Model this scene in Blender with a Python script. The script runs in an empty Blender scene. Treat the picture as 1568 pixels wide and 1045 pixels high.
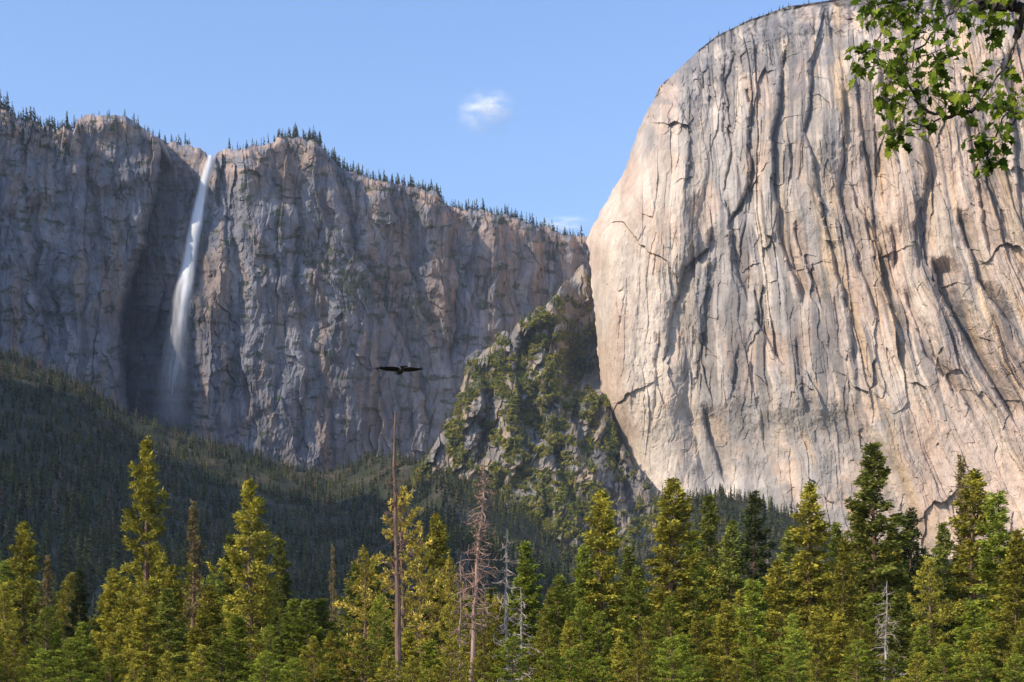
import bpy, math, numpy as np
from mathutils import Vector
rng = np.random.default_rng(7)
F = 2154.0; CX = 784.0; HV = 1100.0; CZ = 2.0
def W(u, v, d):
    u, v, d = np.broadcast_arrays(np.asarray(u, float), np.asarray(v, float), np.asarray(d, float))
    return np.stack([(u-CX)/F*d, d, (HV-v)/F*d+CZ], axis=-1)

# ---------------------------------------------------------------- noise
_prm = np.random.default_rng(3).permutation(512)
_prm = np.concatenate([_prm, _prm])
def perlin(x, y, seed=0):
    x = np.asarray(x, float)+seed*17.31; y = np.asarray(y, float)+seed*9.17
    x0 = np.floor(x).astype(int); y0 = np.floor(y).astype(int)
    fx = x-x0; fy = y-y0
    def g(ix, iy, dx, dy):
        h = _prm[(_prm[ix & 511]+iy) & 511]*(2*np.pi/512)*7
        return np.cos(h)*dx+np.sin(h)*dy
    sx = fx*fx*fx*(fx*(fx*6-15)+10); sy = fy*fy*fy*(fy*(fy*6-15)+10)
    a = g(x0, y0, fx, fy)*(1-sx)+g(x0+1, y0, fx-1, fy)*sx
    b = g(x0, y0+1, fx, fy-1)*(1-sx)+g(x0+1, y0+1, fx-1, fy-1)*sx
    return (a*(1-sy)+b*sy)*1.5
def fbm(x, y, seed=0, o=4, gain=0.5):
    s = 0; a = 1.0
    for i in range(o):
        s = s+a*perlin(x*2**i, y*2**i, seed+i*3); a *= gain
    return s
def ridged(x, y, seed=0, o=4, gain=0.5):
    s = 0; a = 1.0; t = 0
    for i in range(o):
        s = s+a*(1-2*np.abs(perlin(x*2**i, y*2**i, seed+i*5))); t += a; a *= gain
    return s/t
def plates(x, y, seed=0, tx=1.0, ty=0.4, off=0.6):
    """broken slabs: every irregular cell is a plane with its own offset and tilt"""
    ix = np.floor(x).astype(int); iy = np.floor(y).astype(int)
    best = np.full(np.shape(x), 1e9); val = np.zeros(np.shape(x)); idv = np.zeros(np.shape(x))
    for a in (-1, 0, 1):
        for b in (-1, 0, 1):
            cx = ix+a; cy = iy+b
            h = _prm[(_prm[(cx+seed*37) & 511]+cy) & 511]
            h2 = _prm[(h+71+seed) & 511]; h3 = _prm[(h2+193) & 511]; h4 = _prm[(h3+57) & 511]; h5 = _prm[(h4+331) & 511]
            px = cx+0.1+0.8*h/512; py = cy+0.1+0.8*h2/512
            dx = x-px; dy = y-py; ds = dx*dx+dy*dy
            vn = off*(h3/256-1)+tx*(h4/256-1.0)*dx+ty*(h5/256-1)*dy
            m = ds < best
            val = np.where(m, vn, val); idv = np.where(m, h3/512, idv); best = np.where(m, ds, best)
    return val, idv
def sstep(a, b, x):
    t = np.clip((x-a)/(b-a), 0, 1); return t*t*(3-2*t)
def interp(pts, x):
    p = np.array(pts, float); return np.interp(x, p[:, 0], p[:, 1])
def saw(x, y, seed, k=1.5):
    n = perlin(x, y, seed); n2 = perlin(x+0.18, y, seed)
    return n+k*(n2-n)

# ---------------------------------------------------------------- mesh helpers
def mesh_np(name, V, Fc, mats, col=None, midx=None, smooth=False, attrs=None):
    V = np.asarray(V, np.float32).reshape(-1, 3); Fc = np.asarray(Fc, np.int32)
    k = Fc.shape[1]; m = Fc.shape[0]
    me = bpy.data.meshes.new(name)
    me.vertices.add(len(V)); me.vertices.foreach_set('co', V.ravel())
    me.loops.add(m*k); me.loops.foreach_set('vertex_index', Fc.ravel())
    me.polygons.add(m); me.polygons.foreach_set('loop_start', np.arange(0, m*k, k, dtype=np.int32))
    for mt in mats: me.materials.append(mt)
    if midx is not None: me.polygons.foreach_set('material_index', np.asarray(midx, np.int32))
    me.polygons.foreach_set('use_smooth', np.full(m, bool(smooth)))
    me.update(calc_edges=True)
    if col is not None:
        c = np.ones((len(V), 4), np.float32); c[:, :3] = np.asarray(col).reshape(-1, 3)
        a = me.color_attributes.new('Col', 'FLOAT_COLOR', 'POINT'); a.data.foreach_set('color', c.ravel())
    for k_, arr in (attrs or {}).items():
        a = me.attributes.new(k_, 'FLOAT', 'POINT'); a.data.foreach_set('value', np.asarray(arr, np.float32).ravel())
    return me
def add(name, me, loc=(0, 0, 0), rot=0, scl=(1, 1, 1), parent=None):
    o = bpy.data.objects.new(name, me); bpy.context.scene.collection.objects.link(o)
    o.location = loc; o.rotation_euler = (0, 0, rot); o.scale = scl
    if parent: o.parent = parent
    return o
def gridfaces(R, C):
    i = np.arange(R*C).reshape(R, C)
    return np.stack([i[:-1, :-1].ravel(), i[1:, :-1].ravel(), i[1:, 1:].ravel(), i[:-1, 1:].ravel()], 1)

# ---------------------------------------------------------------- materials
def newmat(name):
    m = bpy.data.materials.new(name); m.use_nodes = True
    nt = m.node_tree; nt.nodes.clear()
    return m, nt, nt.nodes, nt.links
def rock_mat(name, sc, bump=1.0, contrast=0.35, zs=0.22):
    m, nt, N, L = newmat(name)
    out = N.new('ShaderNodeOutputMaterial'); b = N.new('ShaderNodeBsdfPrincipled')
    b.inputs['Roughness'].default_value = 0.9; b.inputs['Specular IOR Level'].default_value = 0.15
    at = N.new('ShaderNodeAttribute'); at.attribute_name = 'Col'
    tc = N.new('ShaderNodeTexCoord')
    mp = N.new('ShaderNodeMapping'); mp.inputs['Scale'].default_value = (sc, sc, sc*zs)
    n1 = N.new('ShaderNodeTexNoise'); n1.inputs['Scale'].default_value = 1; n1.inputs['Detail'].default_value = 7; n1.inputs['Roughness'].default_value = 0.65
    mp2 = N.new('ShaderNodeMapping'); mp2.inputs['Scale'].default_value = (sc*2.5, sc*2.5, sc*1.5)
    n2 = N.new('ShaderNodeTexNoise'); n2.inputs['Scale'].default_value = 1; n2.inputs['Detail'].default_value = 6; n2.inputs['Roughness'].default_value = 0.7
    L.new(tc.outputs['Object'], mp.inputs[0]); L.new(tc.outputs['Object'], mp2.inputs[0])
    L.new(mp.outputs[0], n1.inputs['Vector']); L.new(mp2.outputs[0], n2.inputs['Vector'])
    ad = N.new('ShaderNodeMath'); ad.operation = 'ADD'; L.new(n1.outputs['Fac'], ad.inputs[0]); L.new(n2.outputs['Fac'], ad.inputs[1])
    mr = N.new('ShaderNodeMapRange'); mr.inputs['From Min'].default_value = 0.7; mr.inputs['From Max'].default_value = 1.3
    mr.inputs['To Min'].default_value = 1-contrast; mr.inputs['To Max'].default_value = 1+contrast*0.8
    L.new(ad.outputs[0], mr.inputs['Value'])
    mx = N.new('ShaderNodeVectorMath'); mx.operation = 'SCALE'
    L.new(at.outputs['Color'], mx.inputs[0]); L.new(mr.outputs[0], mx.inputs['Scale'])
    L.new(mx.outputs[0], b.inputs['Base Color'])
    bp = N.new('ShaderNodeBump'); bp.inputs['Strength'].default_value = 0.7; bp.inputs['Distance'].default_value = bump
    L.new(ad.outputs[0], bp.inputs['Height']); L.new(bp.outputs[0], b.inputs['Normal'])
    L.new(b.outputs[0], out.inputs[0])
    return m
def leaf_mat(name, trans=0.3):
    m, nt, N, L = newmat(name)
    out = N.new('ShaderNodeOutputMaterial'); at = N.new('ShaderNodeAttribute'); at.attribute_name = 'Col'
    d = N.new('ShaderNodeBsdfDiffuse')
    t = N.new('ShaderNodeBsdfTranslucent'); mx = N.new('ShaderNodeMixShader'); mx.inputs[0].default_value = trans
    oi = N.new('ShaderNodeObjectInfo'); hs = N.new('ShaderNodeHueSaturation')
    mr = N.new('ShaderNodeMapRange'); mr.inputs['To Min'].default_value = 0.65; mr.inputs['To Max'].default_value = 1.35
    L.new(oi.outputs['Random'], mr.inputs['Value']); L.new(mr.outputs[0], hs.inputs['Value'])
    L.new(at.outputs['Color'], hs.inputs['Color'])
    L.new(hs.outputs[0], d.inputs['Color']); L.new(hs.outputs[0], t.inputs['Color'])
    L.new(d.outputs[0], mx.inputs[1]); L.new(t.outputs[0], mx.inputs[2]); L.new(mx.outputs[0], out.inputs[0])
    return m
def bark_mat(name, c1, c2, sc=3):
    m, nt, N, L = newmat(name)
    out = N.new('ShaderNodeOutputMaterial'); b = N.new('ShaderNodeBsdfPrincipled'); b.inputs['Roughness'].default_value = 0.9
    tc = N.new('ShaderNodeTexCoord'); mp = N.new('ShaderNodeMapping'); mp.inputs['Scale'].default_value = (sc, sc, sc*0.2)
    n = N.new('ShaderNodeTexNoise'); n.inputs['Scale'].default_value = 1.5; n.inputs['Detail'].default_value = 6
    cr = N.new('ShaderNodeValToRGB'); cr.color_ramp.elements[0].position = 0.35; cr.color_ramp.elements[1].position = 0.65
    cr.color_ramp.elements[0].color = (*c1, 1); cr.color_ramp.elements[1].color = (*c2, 1)
    L.new(tc.outputs['Object'], mp.inputs[0]); L.new(mp.outputs[0], n.inputs['Vector']); L.new(n.outputs['Fac'], cr.inputs[0])
    L.new(cr.outputs[0], b.inputs['Base Color'])
    bp = N.new('ShaderNodeBump'); bp.inputs['Distance'].default_value = 0.05; L.new(n.outputs['Fac'], bp.inputs['Height']); L.new(bp.outputs[0], b.inputs['Normal'])
    L.new(b.outputs[0], out.inputs[0]); return m
M_cap = rock_mat('granite_pale', 0.05, 2.0, 0.28, 0.16)
M_wall = rock_mat('granite_grey', 0.035, 2.5, 0.27)
M_butt = rock_mat('granite_craggy', 0.06, 3.0, 0.35)
M_ground = rock_mat('forest_floor', 0.2, 1.0, 0.4)
M_needle = leaf_mat('pine_needles', 0.25)
M_leaf = leaf_mat('oak_leaves', 0.45)
M_bark = bark_mat('pine_bark', (0.08, 0.045, 0.03), (0.26, 0.15, 0.09))
M_snag = bark_mat('snag_bark', (0.09, 0.055, 0.04), (0.22, 0.13, 0.09))
M_red = bark_mat('dead_twig_bark', (0.20, 0.12, 0.09), (0.42, 0.27, 0.20))
M_dead = bark_mat('dead_wood', (0.2, 0.15, 0.12), (0.5, 0.42, 0.36))
M_oakb = bark_mat('oak_bark', (0.03, 0.025, 0.02), (0.09, 0.07, 0.055), 8)

# ---------------------------------------------------------------- cliff features
def groove(u, v, pts, Wd, depth, sharp=2.0, f0=25):
    p = np.array(pts, float)
    uc = np.interp(v, p[:, 1], p[:, 0])
    t = u-uc
    pr = np.where(t < 0, np.exp(np.minimum(t, 0)/sharp), np.clip(1-t/Wd, 0, 1)**1.2)
    fade = sstep(p[0, 1]-f0*0.2, p[0, 1]+f0, v)*(1-sstep(p[-1, 1]-f0, p[-1, 1]+f0*0.2, v))
    return depth*pr*fade
def mix(a, b, f): return a*(1-f[..., None])+b*f[..., None]

# ---------- El Capitan-like monolith
capL = [(-70, 1720), (-40, 1560), (-18, 1420), (0, 1275), (5, 1240), (10, 1205), (20, 1180), (30, 1150), (55, 1098), (95, 1050), (130, 1014), (180, 985), (225, 967),
        (262, 958), (275, 950), (320, 922), (350, 905), (370, 899), (420, 906), (480, 911), (560, 917), (620, 920), (660, 932), (700, 950), (760, 955), (910, 960)]
R, C = 940, 800
vv = np.linspace(-70, 930, R)[:, None]; ss = np.linspace(0, 1, C)[None, :]
uL = interp(capL, vv[:, 0])
uL = uL+2.4*perlin(vv[:, 0]/16, vv[:, 0]*0, 4)+1.5*perlin(vv[:, 0]/37, vv[:, 0]*0, 5)+1.2*perlin(vv[:, 0]/7, vv[:, 0]*0, 6)
U0 = uL[:, None]*(1-ss**1.1)+1780*ss**1.1
U = U0
Vv = np.broadcast_to(vv, U.shape).copy()
k61 = np.hanning(83); k61 /= k61.sum()
uLs = np.convolve(np.pad(interp(capL, vv[:, 0]), 41, mode='edge'), k61, 'valid')
grad = np.gradient(uLs, vv[:, 0])
k121 = np.hanning(161); k121 /= k121.sum()
grad = np.convolve(np.pad(grad, 80, mode='edge'), k121, 'valid')
w = np.maximum((U0-uLs[:, None]), 0)/np.sqrt(1+grad[:, None]**2)
leanp = [900, 1060, 1200, 1350, 1600]; leanv = [-0.10, 0.0, 0.09, 0.18, 0.38]
G = [([(1088, 345), (1085, 380), (1050, 410), (1030, 470), (1018, 560)], 26, 18),
     ([(1085, 400), (1078, 470), (1080, 560)], 22, 14),
     ([(1150, 430), (1165, 500), (1195, 560)], 24, 17),
     ([(1290, 130), (1297, 200), (1285, 300), (1322, 420), (1350, 500)], 30, 16),
     ([(1310, 120), (1330, 260), (1350, 420), (1385, 520)], 26, 14),
     ([(1367, 350), (1368, 420)], 14, 18),
     ([(1425, 395), (1442, 450), (1485, 530), (1555, 650)], 44, 42),
     ([(1385, 440), (1420, 540), (1500, 640)], 28, 14),
     ([(1465, 320), (1498, 430), (1560, 510)], 30, 24),
     ([(1205, 70), (1185, 230), (1192, 350), (1232, 470)], 34, 24),
     ([(1145, 130), (1152, 280), (1112, 350)], 32, 22),
     ([(1075, 620), (1092, 680), (1112, 745)], 30, 16),
     ([(1252, 50), (1235, 200), (1262, 330), (1300, 480), (1310, 560)], 30, 18),
     ([(1400, 130), (1425, 260), (1400, 350), (1405, 420)], 30, 16),
     ([(1480, 180), (1500, 300), (1520, 400)], 30, 15),
     ([(1545, 60), (1560, 300), (1600, 500)], 30, 14),
     ([(1345, 60), (1350, 140), (1380, 260)], 28, 14),
     ([(1215, 330), (1240, 420), (1262, 480)], 18, 15),
     ([(1110, 300), (1128, 400), (1145, 470)], 22, 16),
     ([(1010, 500), (1005, 570), (998, 640)], 20, 7),
     ([(960, 430), (945, 500), (940, 600)], 14, 4),
     ([(1020, 120), (1060, 200), (1050, 300)], 26, 10),
     ([(1130, 70), (1110, 130), (1120, 220)], 26, 18)]
def cap_warp(U, Vv):
    Us = U-np.interp(U, leanp, leanv)*(Vv-300)*(0.6+0.4*sstep(200, 600, Vv))
    return Us, Us+5.5*fbm(U/80, Vv/150, 21, 4), Vv+16*fbm(U/40, Vv/80, 22, 3)
def cap_depth(U, Vv, w):
    d = 1900-(U-900)*0.42+(930-Vv)*0.16
    d += 110*(np.clip(1-w/45, 0, 1))**2.0
    d += 130*(np.clip(1-w/260, 0, 1))**2*sstep(560, 60, Vv)
    d += groove(U+12*perlin(Vv/60, U*0, 9), Vv, [(1075, 40), (1085, 160), (1080, 300), (1062, 420), (1045, 520), (1060, 640), (1085, 780)], 230, 34, 22, 60)
    Us, Uw, Vw = cap_warp(U, Vv)
    amp = 0.32+0.68*sstep(1000, 1090, U)
    amp = amp*(1-0.5*sstep(560, 720, Vv))
    patch = 0.3+0.85*sstep(-0.25, 0.5, fbm(U/85, Vv/150, 39, 3))
    amp = amp*patch
    edge = sstep(0, 30, w)
    d += edge*10*plates(U/95+.1*fbm(U/50, Vv/60, 23, 3), Vv/200+.1*fbm(U/50, Vv/60, 24, 3), 7, 1.5, .9, .25)[0]
    d += amp*9*saw(Uw/64, Vv/420, 31)
    d += edge*amp*14*plates(Uw/46, Vw/290, 1, 1.5, .7, .5)[0]
    d += edge*amp*6.5*plates(Uw/21, Vw/150, 2, 1.5, .8, .5)[0]
    d += (0.35+0.65*edge)*(0.45+0.55*amp)*2.8*plates(Uw/10, Vw/62, 3, 1.4, .8, .5)[0]
    d += (0.6+0.4*amp)*1.3*plates(Uw/5, Vw/20, 4, 1.3, .9, .5)[0]
    d += 3*fbm(U/60, Vv/70, 35, 3, .5)+0.8*fbm(U/7, Vv/10, 38, 3)
    rough = sstep(120, 20, w)*sstep(260, 120, Vv)
    d += rough*(6*plates(Uw/16, Vw/22, 5, 1.4, 1.2, .6)[0]+3*plates(Uw/7, Vw/9, 6, 1.4, 1.2, .6)[0])
    wob = 3.5*fbm(U/200, Vv/50, 50, 3)+3*plates(U/30, Vv/22, 8, .5, .5, .6)[0]
    for pts, Wd, dp in G:
        d += groove(U+wob, Vv, pts, Wd, dp, 1.8)
    tt = U-np.interp(Vv, [600, 650, 720, 850, 930], [1310, 1325, 1372, 1432, 1470])
    d += 26*sstep(18, -18, tt)*sstep(600, 680, Vv)
    r2 = np.random.default_rng(11)
    for i in range(34):
        u0 = r2.uniform(1060, 1700); v0 = r2.uniform(0, 600); ln = r2.uniform(50, 160)
        le = np.interp(u0, leanp, [-0.2, -0.05, 0.1, 0.22, 0.45])+r2.uniform(-.12, .12)
        d += groove(U+wob, Vv, [(u0, v0), (u0+le*ln*0.5, v0+ln*0.5), (u0+le*ln*1.2, v0+ln)], r2.uniform(8, 24), r2.uniform(4, 12), 1.5)
    return d
D = cap_depth(U0, Vv, w)
P = W(U, Vv, D)
Us, Uw, Vw = cap_warp(U0, Vv)
grey = np.array([0.37, 0.33, 0.295]); cream = np.array([0.57, 0.475, 0.375]); pink = np.array([0.51, 0.375, 0.28]); dark = np.array([0.135, 0.128, 0.128]); gold = np.array([0.56, 0.395, 0.225])
col = np.broadcast_to(grey, U.shape+(3,)).copy()
col = mix(col, cream, 0.9*sstep(1090, 1010, U)*sstep(150, 330, Vv))
col = mix(col, pink, 0.6*sstep(1060, 960, U)*sstep(440, 300, Vv)*sstep(-.3, .3, fbm(U/30, Vv/60, 69, 3)))
col = mix(col, pink, 0.6*sstep(1230, 1340, U+30*fbm(U/80, Vv/120, 60)))
col = mix(col, cream, 0.7*sstep(-0.05, 0.35, fbm(Uw/26, Vv/320, 61, 4)))
col = mix(col, pink, 0.6*sstep(0.05, 0.5, fbm(Uw/50, Vv/110, 62, 4)))
col = mix(col, gold, 0.65*sstep(0.15, 0.6, fbm(Uw/26, Vv/280, 65, 4))*sstep(1130, 1280, U))
col = mix(col, dark, 0.72*sstep(0.04, 0.42, fbm(Uw/14, Vv/300, 63, 4)+0.3*fbm(U/90, Vv/140, 39, 3)-0.12*sstep(1260, 1360, U))*sstep(1010, 1080, U)*sstep(760, 560, Vv))
col = mix(col, dark, 0.4*sstep(0.22, 0.5, fbm(Uw/7, Vv/220, 68, 3))*sstep(980, 1080, U)*sstep(820, 520, Vv))
col = mix(col, dark*1.2, 0.65*sstep(-0.1, 0.4, fbm(U/40, Vv/40, 64, 4)+0.3*sstep(100, 20, w))*sstep(280, 80, Vv))
col = mix(col, np.array([0.29, 0.265, 0.24]), 0.75*sstep(-.25, .35, fbm(U/50, Vv/45, 67, 4))*sstep(540, 650, Vv)*sstep(1010, 1060, U)*sstep(1420, 1330, U))
groove_shade = np.zeros(U.shape)
for pts, Wd, dp in G:   # recess shade painted into the rock colour along the main fractures
    groove_shade = np.maximum(groove_shade, groove(U, Vv, pts, Wd*0.8, dp/26, 1.5))
col = mix(col, dark, np.clip(groove_shade, 0, 1)*0.5*sstep(-.5, .3, fbm(Uw/12, Vv/90, 59, 3))*sstep(1000, 1050, U))
pid = plates(Uw/21, Vw/150, 2)[1]; pid2 = plates(Uw/10, Vw/62, 3)[1]
col *= (0.82+0.24*pid+0.14*pid2+0.08*fbm(U/12, Vv/20, 66, 4))[..., None]
Lf = W(U[:, :1]+60, Vv[:, :1], D[:, :1]+900)
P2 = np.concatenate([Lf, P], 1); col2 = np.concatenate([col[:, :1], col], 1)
top = P2[:1]+np.array([0, 900, -20.0])
P2 = np.concatenate([top, P2], 0); col2 = np.concatenate([col2[:1], col2], 0)
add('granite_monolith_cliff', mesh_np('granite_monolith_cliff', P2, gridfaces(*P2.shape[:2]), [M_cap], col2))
capP, capU, capV = P, U, Vv

# ---------- left cliff wall
wtop = [(-700, 60), (-300, 110), (-60, 144), (0, 162), (30, 180), (70, 192), (112, 203), (119, 181), (130, 175), (150, 175), (192, 178), (215, 195), (240, 211), (290, 222), (314, 234), (322, 244), (332, 236), (345, 229), (380, 225), (415, 219), (428, 210), (480, 213), (496, 228), (510, 244),
        (522, 257), (540, 264), (600, 281), (640, 288), (668, 292), (680, 312), (692, 318), (740, 325), (790, 332), (800, 341), (840, 350), (890, 364), (960, 372), (1100, 390)]
wd0 = [(-700, 1750), (-300, 1950), (0, 2190), (180, 2330), (330, 2400), (480, 2480), (680, 2640), (900, 2860), (1100, 3000)]
def wall_depth(U, Vv, vt):
    d = interp(wd0, U)+(760-Vv)*0.20
    d = d+30*np.clip(1-(Vv-vt)/10, 0, 1)**2
    wob = 7*fbm(U/200, Vv/45, 70, 4)
    Gw = [([(252, 120), (248, 236), (240, 300), (222, 380), (196, 450), (190, 520), (200, 690)], 128, 175, 4),
         ([(112, 120), (118, 190), (128, 230), (150, 330), (165, 430), (180, 540)], 70, 34, 3),
         ([(40, 300), (45, 360), (55, 450), (80, 560)], 60, 34, 3),
         ([(-30, 250), (-20, 400), (0, 540)], 60, 34, 3),
         ([(328, 150), (330, 250), (345, 320), (352, 460), (340, 640)], 55, 16, 2),
         ([(436, 150), (440, 230), (455, 330), (450, 430), (470, 560), (460, 700)], 60, 24, 3),
         ([(512, 200), (520, 280), (545, 380), (590, 470), (640, 560), (660, 680)], 74, 44, 3),
         ([(596, 200), (600, 300), (620, 400), (650, 480), (680, 560)], 50, 24, 2),
         ([(684, 220), (688, 310), (700, 400), (700, 460), (690, 560)], 60, 50, 3),
         ([(762, 240), (765, 335), (775, 420), (770, 500)], 45, 30, 2),
         ([(828, 260), (830, 350), (826, 420), (815, 500)], 45, 30, 2),
         ([(878, 280), (880, 370), (885, 430), (890, 520)], 45, 34, 2)]
    for pts, Wd, dp, sh in Gw: d = d+groove(U+wob, Vv, pts, Wd, dp, sh, 30)
    Uw = U+8*fbm(U/60, Vv/80, 71, 4); Vw = Vv+12*fbm(U/50, Vv/70, 88, 3)
    pt = 0.5+0.7*sstep(-.3, .4, fbm(U/80, Vv/80, 89, 3))
    d = d+10*saw(Uw/70, Vv/300, 72)+pt*(13*plates(Uw/48, Vw/170, 11, 1.5, .8, .5)[0]+6*plates(Uw/22, Vw/80, 12, 1.4, .8, .5)[0])
    d = d+pt*3.2*plates(Uw/10, Vw/32, 13, 1.4, 1, .5)[0]+1.7*plates(Uw/5, Vw/13, 14, 1.3, 1, .5)[0]
    d = d+10*fbm(U/70, Vv/65, 75, 3, .45)+1.2*fbm(U/8, Vv/10, 86, 3, .5)
    r2 = np.random.default_rng(21)
    for i in range(34):
        u0 = r2.uniform(-50, 900); v0 = r2.uniform(230, 560); ln = r2.uniform(50, 180); le = r2.uniform(-.15, .15)
        d = d+groove(U+wob, Vv, [(u0, v0), (u0+le*ln, v0+ln)], r2.uniform(10, 26), r2.uniform(4, 9), 1.6)
    return d
C = 900; R = 520
uu = np.concatenate([np.linspace(-700, -62, 100), np.linspace(-60, 1080, C)])[None, :]; C = uu.shape[1]
vt = interp(wtop, uu[0])+3.8*fbm(uu[0]/12, uu[0]*0, 78, 4)+2.5*fbm(uu[0]/40, uu[0]*0, 87, 2)
tt = np.linspace(0, 1, R)[:, None]**1.05
Vv = vt[None, :]*(1-tt)+800*tt; U = np.broadcast_to(uu, Vv.shape).copy()
D = wall_depth(U, Vv, vt[None, :])
P = W(U, Vv, D)
g1 = np.array([0.18, 0.178, 0.195]); g2 = np.array([0.285, 0.272, 0.28]); br = np.array([0.28, 0.20, 0.152]); dk = np.array([0.088, 0.092, 0.112]); veg = np.array([0.06, 0.075, 0.04])
col = np.broadcast_to(g1, U.shape+(3,)).copy()
Us = U+10*fbm(U/80, Vv/80, 71, 3)
col = mix(col, g2, 0.75*sstep(0.0, 0.6, fbm(Us/50, Vv/90, 81, 5)))
col = mix(col, br, 0.65*sstep(0.0, 0.5, fbm(Us/26, Vv/170, 82, 4)))
col = mix(col, br*1.5, 0.8*sstep(80, 5, Vv-vt[None, :])*sstep(-0.3, 0.2, fbm(U/30, Vv/30, 85, 3)))
col = mix(col, dk, 0.7*sstep(0.08, 0.45, fbm(Us/13, Vv/240, 83, 4)))
col = mix(col, dk*0.75, 0.85*sstep(308, 285, U)*sstep(182, 200, U)*sstep(400, 480, Vv))  # shadow in the waterfall alcove, painted in as darker rock colour
col = mix(col, veg, 0.8*sstep(0.35, 0.5, fbm(U/26, Vv/12, 84, 5)+0.6*np.exp(-(((Vv-(430+(U-540)*0.5))/35)**2+((U-540)/90)**2))-0.1))
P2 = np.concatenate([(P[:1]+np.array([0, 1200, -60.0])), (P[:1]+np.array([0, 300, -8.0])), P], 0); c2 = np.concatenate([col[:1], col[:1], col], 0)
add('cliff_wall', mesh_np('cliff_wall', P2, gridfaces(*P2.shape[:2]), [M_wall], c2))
rimP = P[0]; rimU = uu[0]; wallP, wallU, wallV = P, U, Vv

# ---------- waterfall
wf = np.array([(238, 322.5, 5), (250, 320, 6.5), (275, 314, 8.5), (310, 306, 10), (345, 299.5, 11.5), (380, 293, 12.5), (420, 286, 14), (470, 277, 17), (520, 271, 21), (570, 266, 26), (625, 262, 31), (665, 260, 34)], float)
v1 = np.linspace(238, 665, 170); s1 = np.linspace(-1, 1, 21)
uc = np.interp(v1, wf[:, 0], wf[:, 1]); hw = np.interp(v1, wf[:, 0], wf[:, 2])*1.05
GU = uc[:, None]+hw[:, None]*s1[None, :]; GV = np.broadcast_to(v1[:, None], GU.shape)
dmin = np.min(wall_depth(GU, GV, np.full_like(GU, 238.0)), axis=1)
dm2 = np.array([dmin[max(0, i-8):i+9].min() for i in range(len(dmin))])
dm2 = np.convolve(np.pad(dm2, 6, mode='edge'), np.ones(13)/13, 'valid')
GD = (dm2-16)[:, None]-14*(1-s1[None, :]**2)*(hw[:, None]/20)
dens = (1-np.abs(s1[None, :])**1.5)**1.3*np.interp(v1, [238, 330, 400, 450, 500, 560, 620, 665], [1.8, 1.8, 1.5, 1.05, 0.68, 0.42, 0.22, 0.0])[:, None]
m, nt, N, L = newmat('falling_water')
out = N.new('ShaderNodeOutputMaterial'); df = N.new('ShaderNodeBsdfDiffuse'); df.inputs[0].default_value = (0.95, 0.96, 0.97, 1)
tl = N.new('ShaderNodeBsdfTranslucent'); tl.inputs[0].default_value = (0.95, 0.96, 0.97, 1); m0 = N.new('ShaderNodeMixShader'); m0.inputs[0].default_value = 0.35
tr = N.new('ShaderNodeBsdfTransparent'); mx = N.new('ShaderNodeMixShader'); at = N.new('ShaderNodeAttribute'); at.attribute_name = 'dens'
tc = N.new('ShaderNodeTexCoord'); mp = N.new('ShaderNodeMapping'); mp.inputs['Scale'].default_value = (0.14, 0.02, 0.012)
n = N.new('ShaderNodeTexNoise'); n.inputs['Scale'].default_value = 1; n.inputs['Detail'].default_value = 5
mr = N.new('ShaderNodeMapRange'); mr.inputs['From Min'].default_value = 0.3; mr.inputs['From Max'].default_value = 0.6; mr.inputs['To Min'].default_value = 0.45
ml = N.new('ShaderNodeMath'); ml.operation = 'MULTIPLY'; ml.use_clamp = True
L.new(tc.outputs['Object'], mp.inputs[0]); L.new(mp.outputs[0], n.inputs['Vector']); L.new(n.outputs['Fac'], mr.inputs['Value'])
L.new(mr.outputs[0], ml.inputs[0]); L.new(at.outputs['Fac'], ml.inputs[1]); L.new(ml.outputs[0], mx.inputs[0])
L.new(df.outputs[0], m0.inputs[1]); L.new(tl.outputs[0], m0.inputs[2]); L.new(tr.outputs[0], mx.inputs[1]); L.new(m0.outputs[0], mx.inputs[2]); L.new(mx.outputs[0], out.inputs[0])
Pw = W(GU, GV, GD)
add('waterfall', mesh_np('waterfall', Pw, gridfaces(*Pw.shape[:2]), [m], None, smooth=True, attrs={'dens': dens}))

# ---------- middle buttress
btop = [(560, 830), (600, 775), (630, 735), (655, 700), (680, 655), (695, 628), (708, 585), (716, 560), (728, 545), (745, 538), (765, 512), (790, 500), (808, 484), (822, 476), (832, 472), (846, 458), (868, 430), (890, 412), (905, 415), (920, 470), (930, 560), (938, 630), (945, 672), (965, 702), (1000, 728), (1030, 765), (1060, 830)]
C = 560; R = 440
uu = np.linspace(560, 1060, C)[None, :]
vt = interp(btop, uu[0])+8*fbm(uu[0]/16, uu[0]*0, 90, 4)
tt = np.linspace(0, 1, R)[:, None]; Vv = vt[None, :]*(1-tt)+920*tt; U = np.broadcast_to(uu, Vv.shape).copy()
ridge = np.interp(Vv, [430, 560, 640, 720, 850], [838, 810, 790, 850, 900])
D = 1690+0.55*np.abs(U-ridge)+(920-Vv)*0.84
D += 150*sstep(850, 885, U)*sstep(620, 560, Vv)
D += 50*np.clip(1-(Vv-vt[None, :])/18, 0, 1)**2
Ud = U+0.25*(Vv-600)+10*fbm(U/60, Vv/60, 95, 4); Vd = Vv+8*fbm(U/30, Vv/30, 98, 3)
D += -38*ridged(Ud/80, Vv/140, 91, 4, .5)+17*plates(Ud/36, Vd/80, 21, 1.5, 1, .6)[0]+8*plates(Ud/15, Vd/36, 22, 1.5, 1, .6)[0]+3.8*plates(Ud/7, Vd/16, 23, 1.4, 1, .6)[0]+1.5*plates(Ud/4, Vd/8, 24, 1.4, 1, .6)[0]
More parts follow.
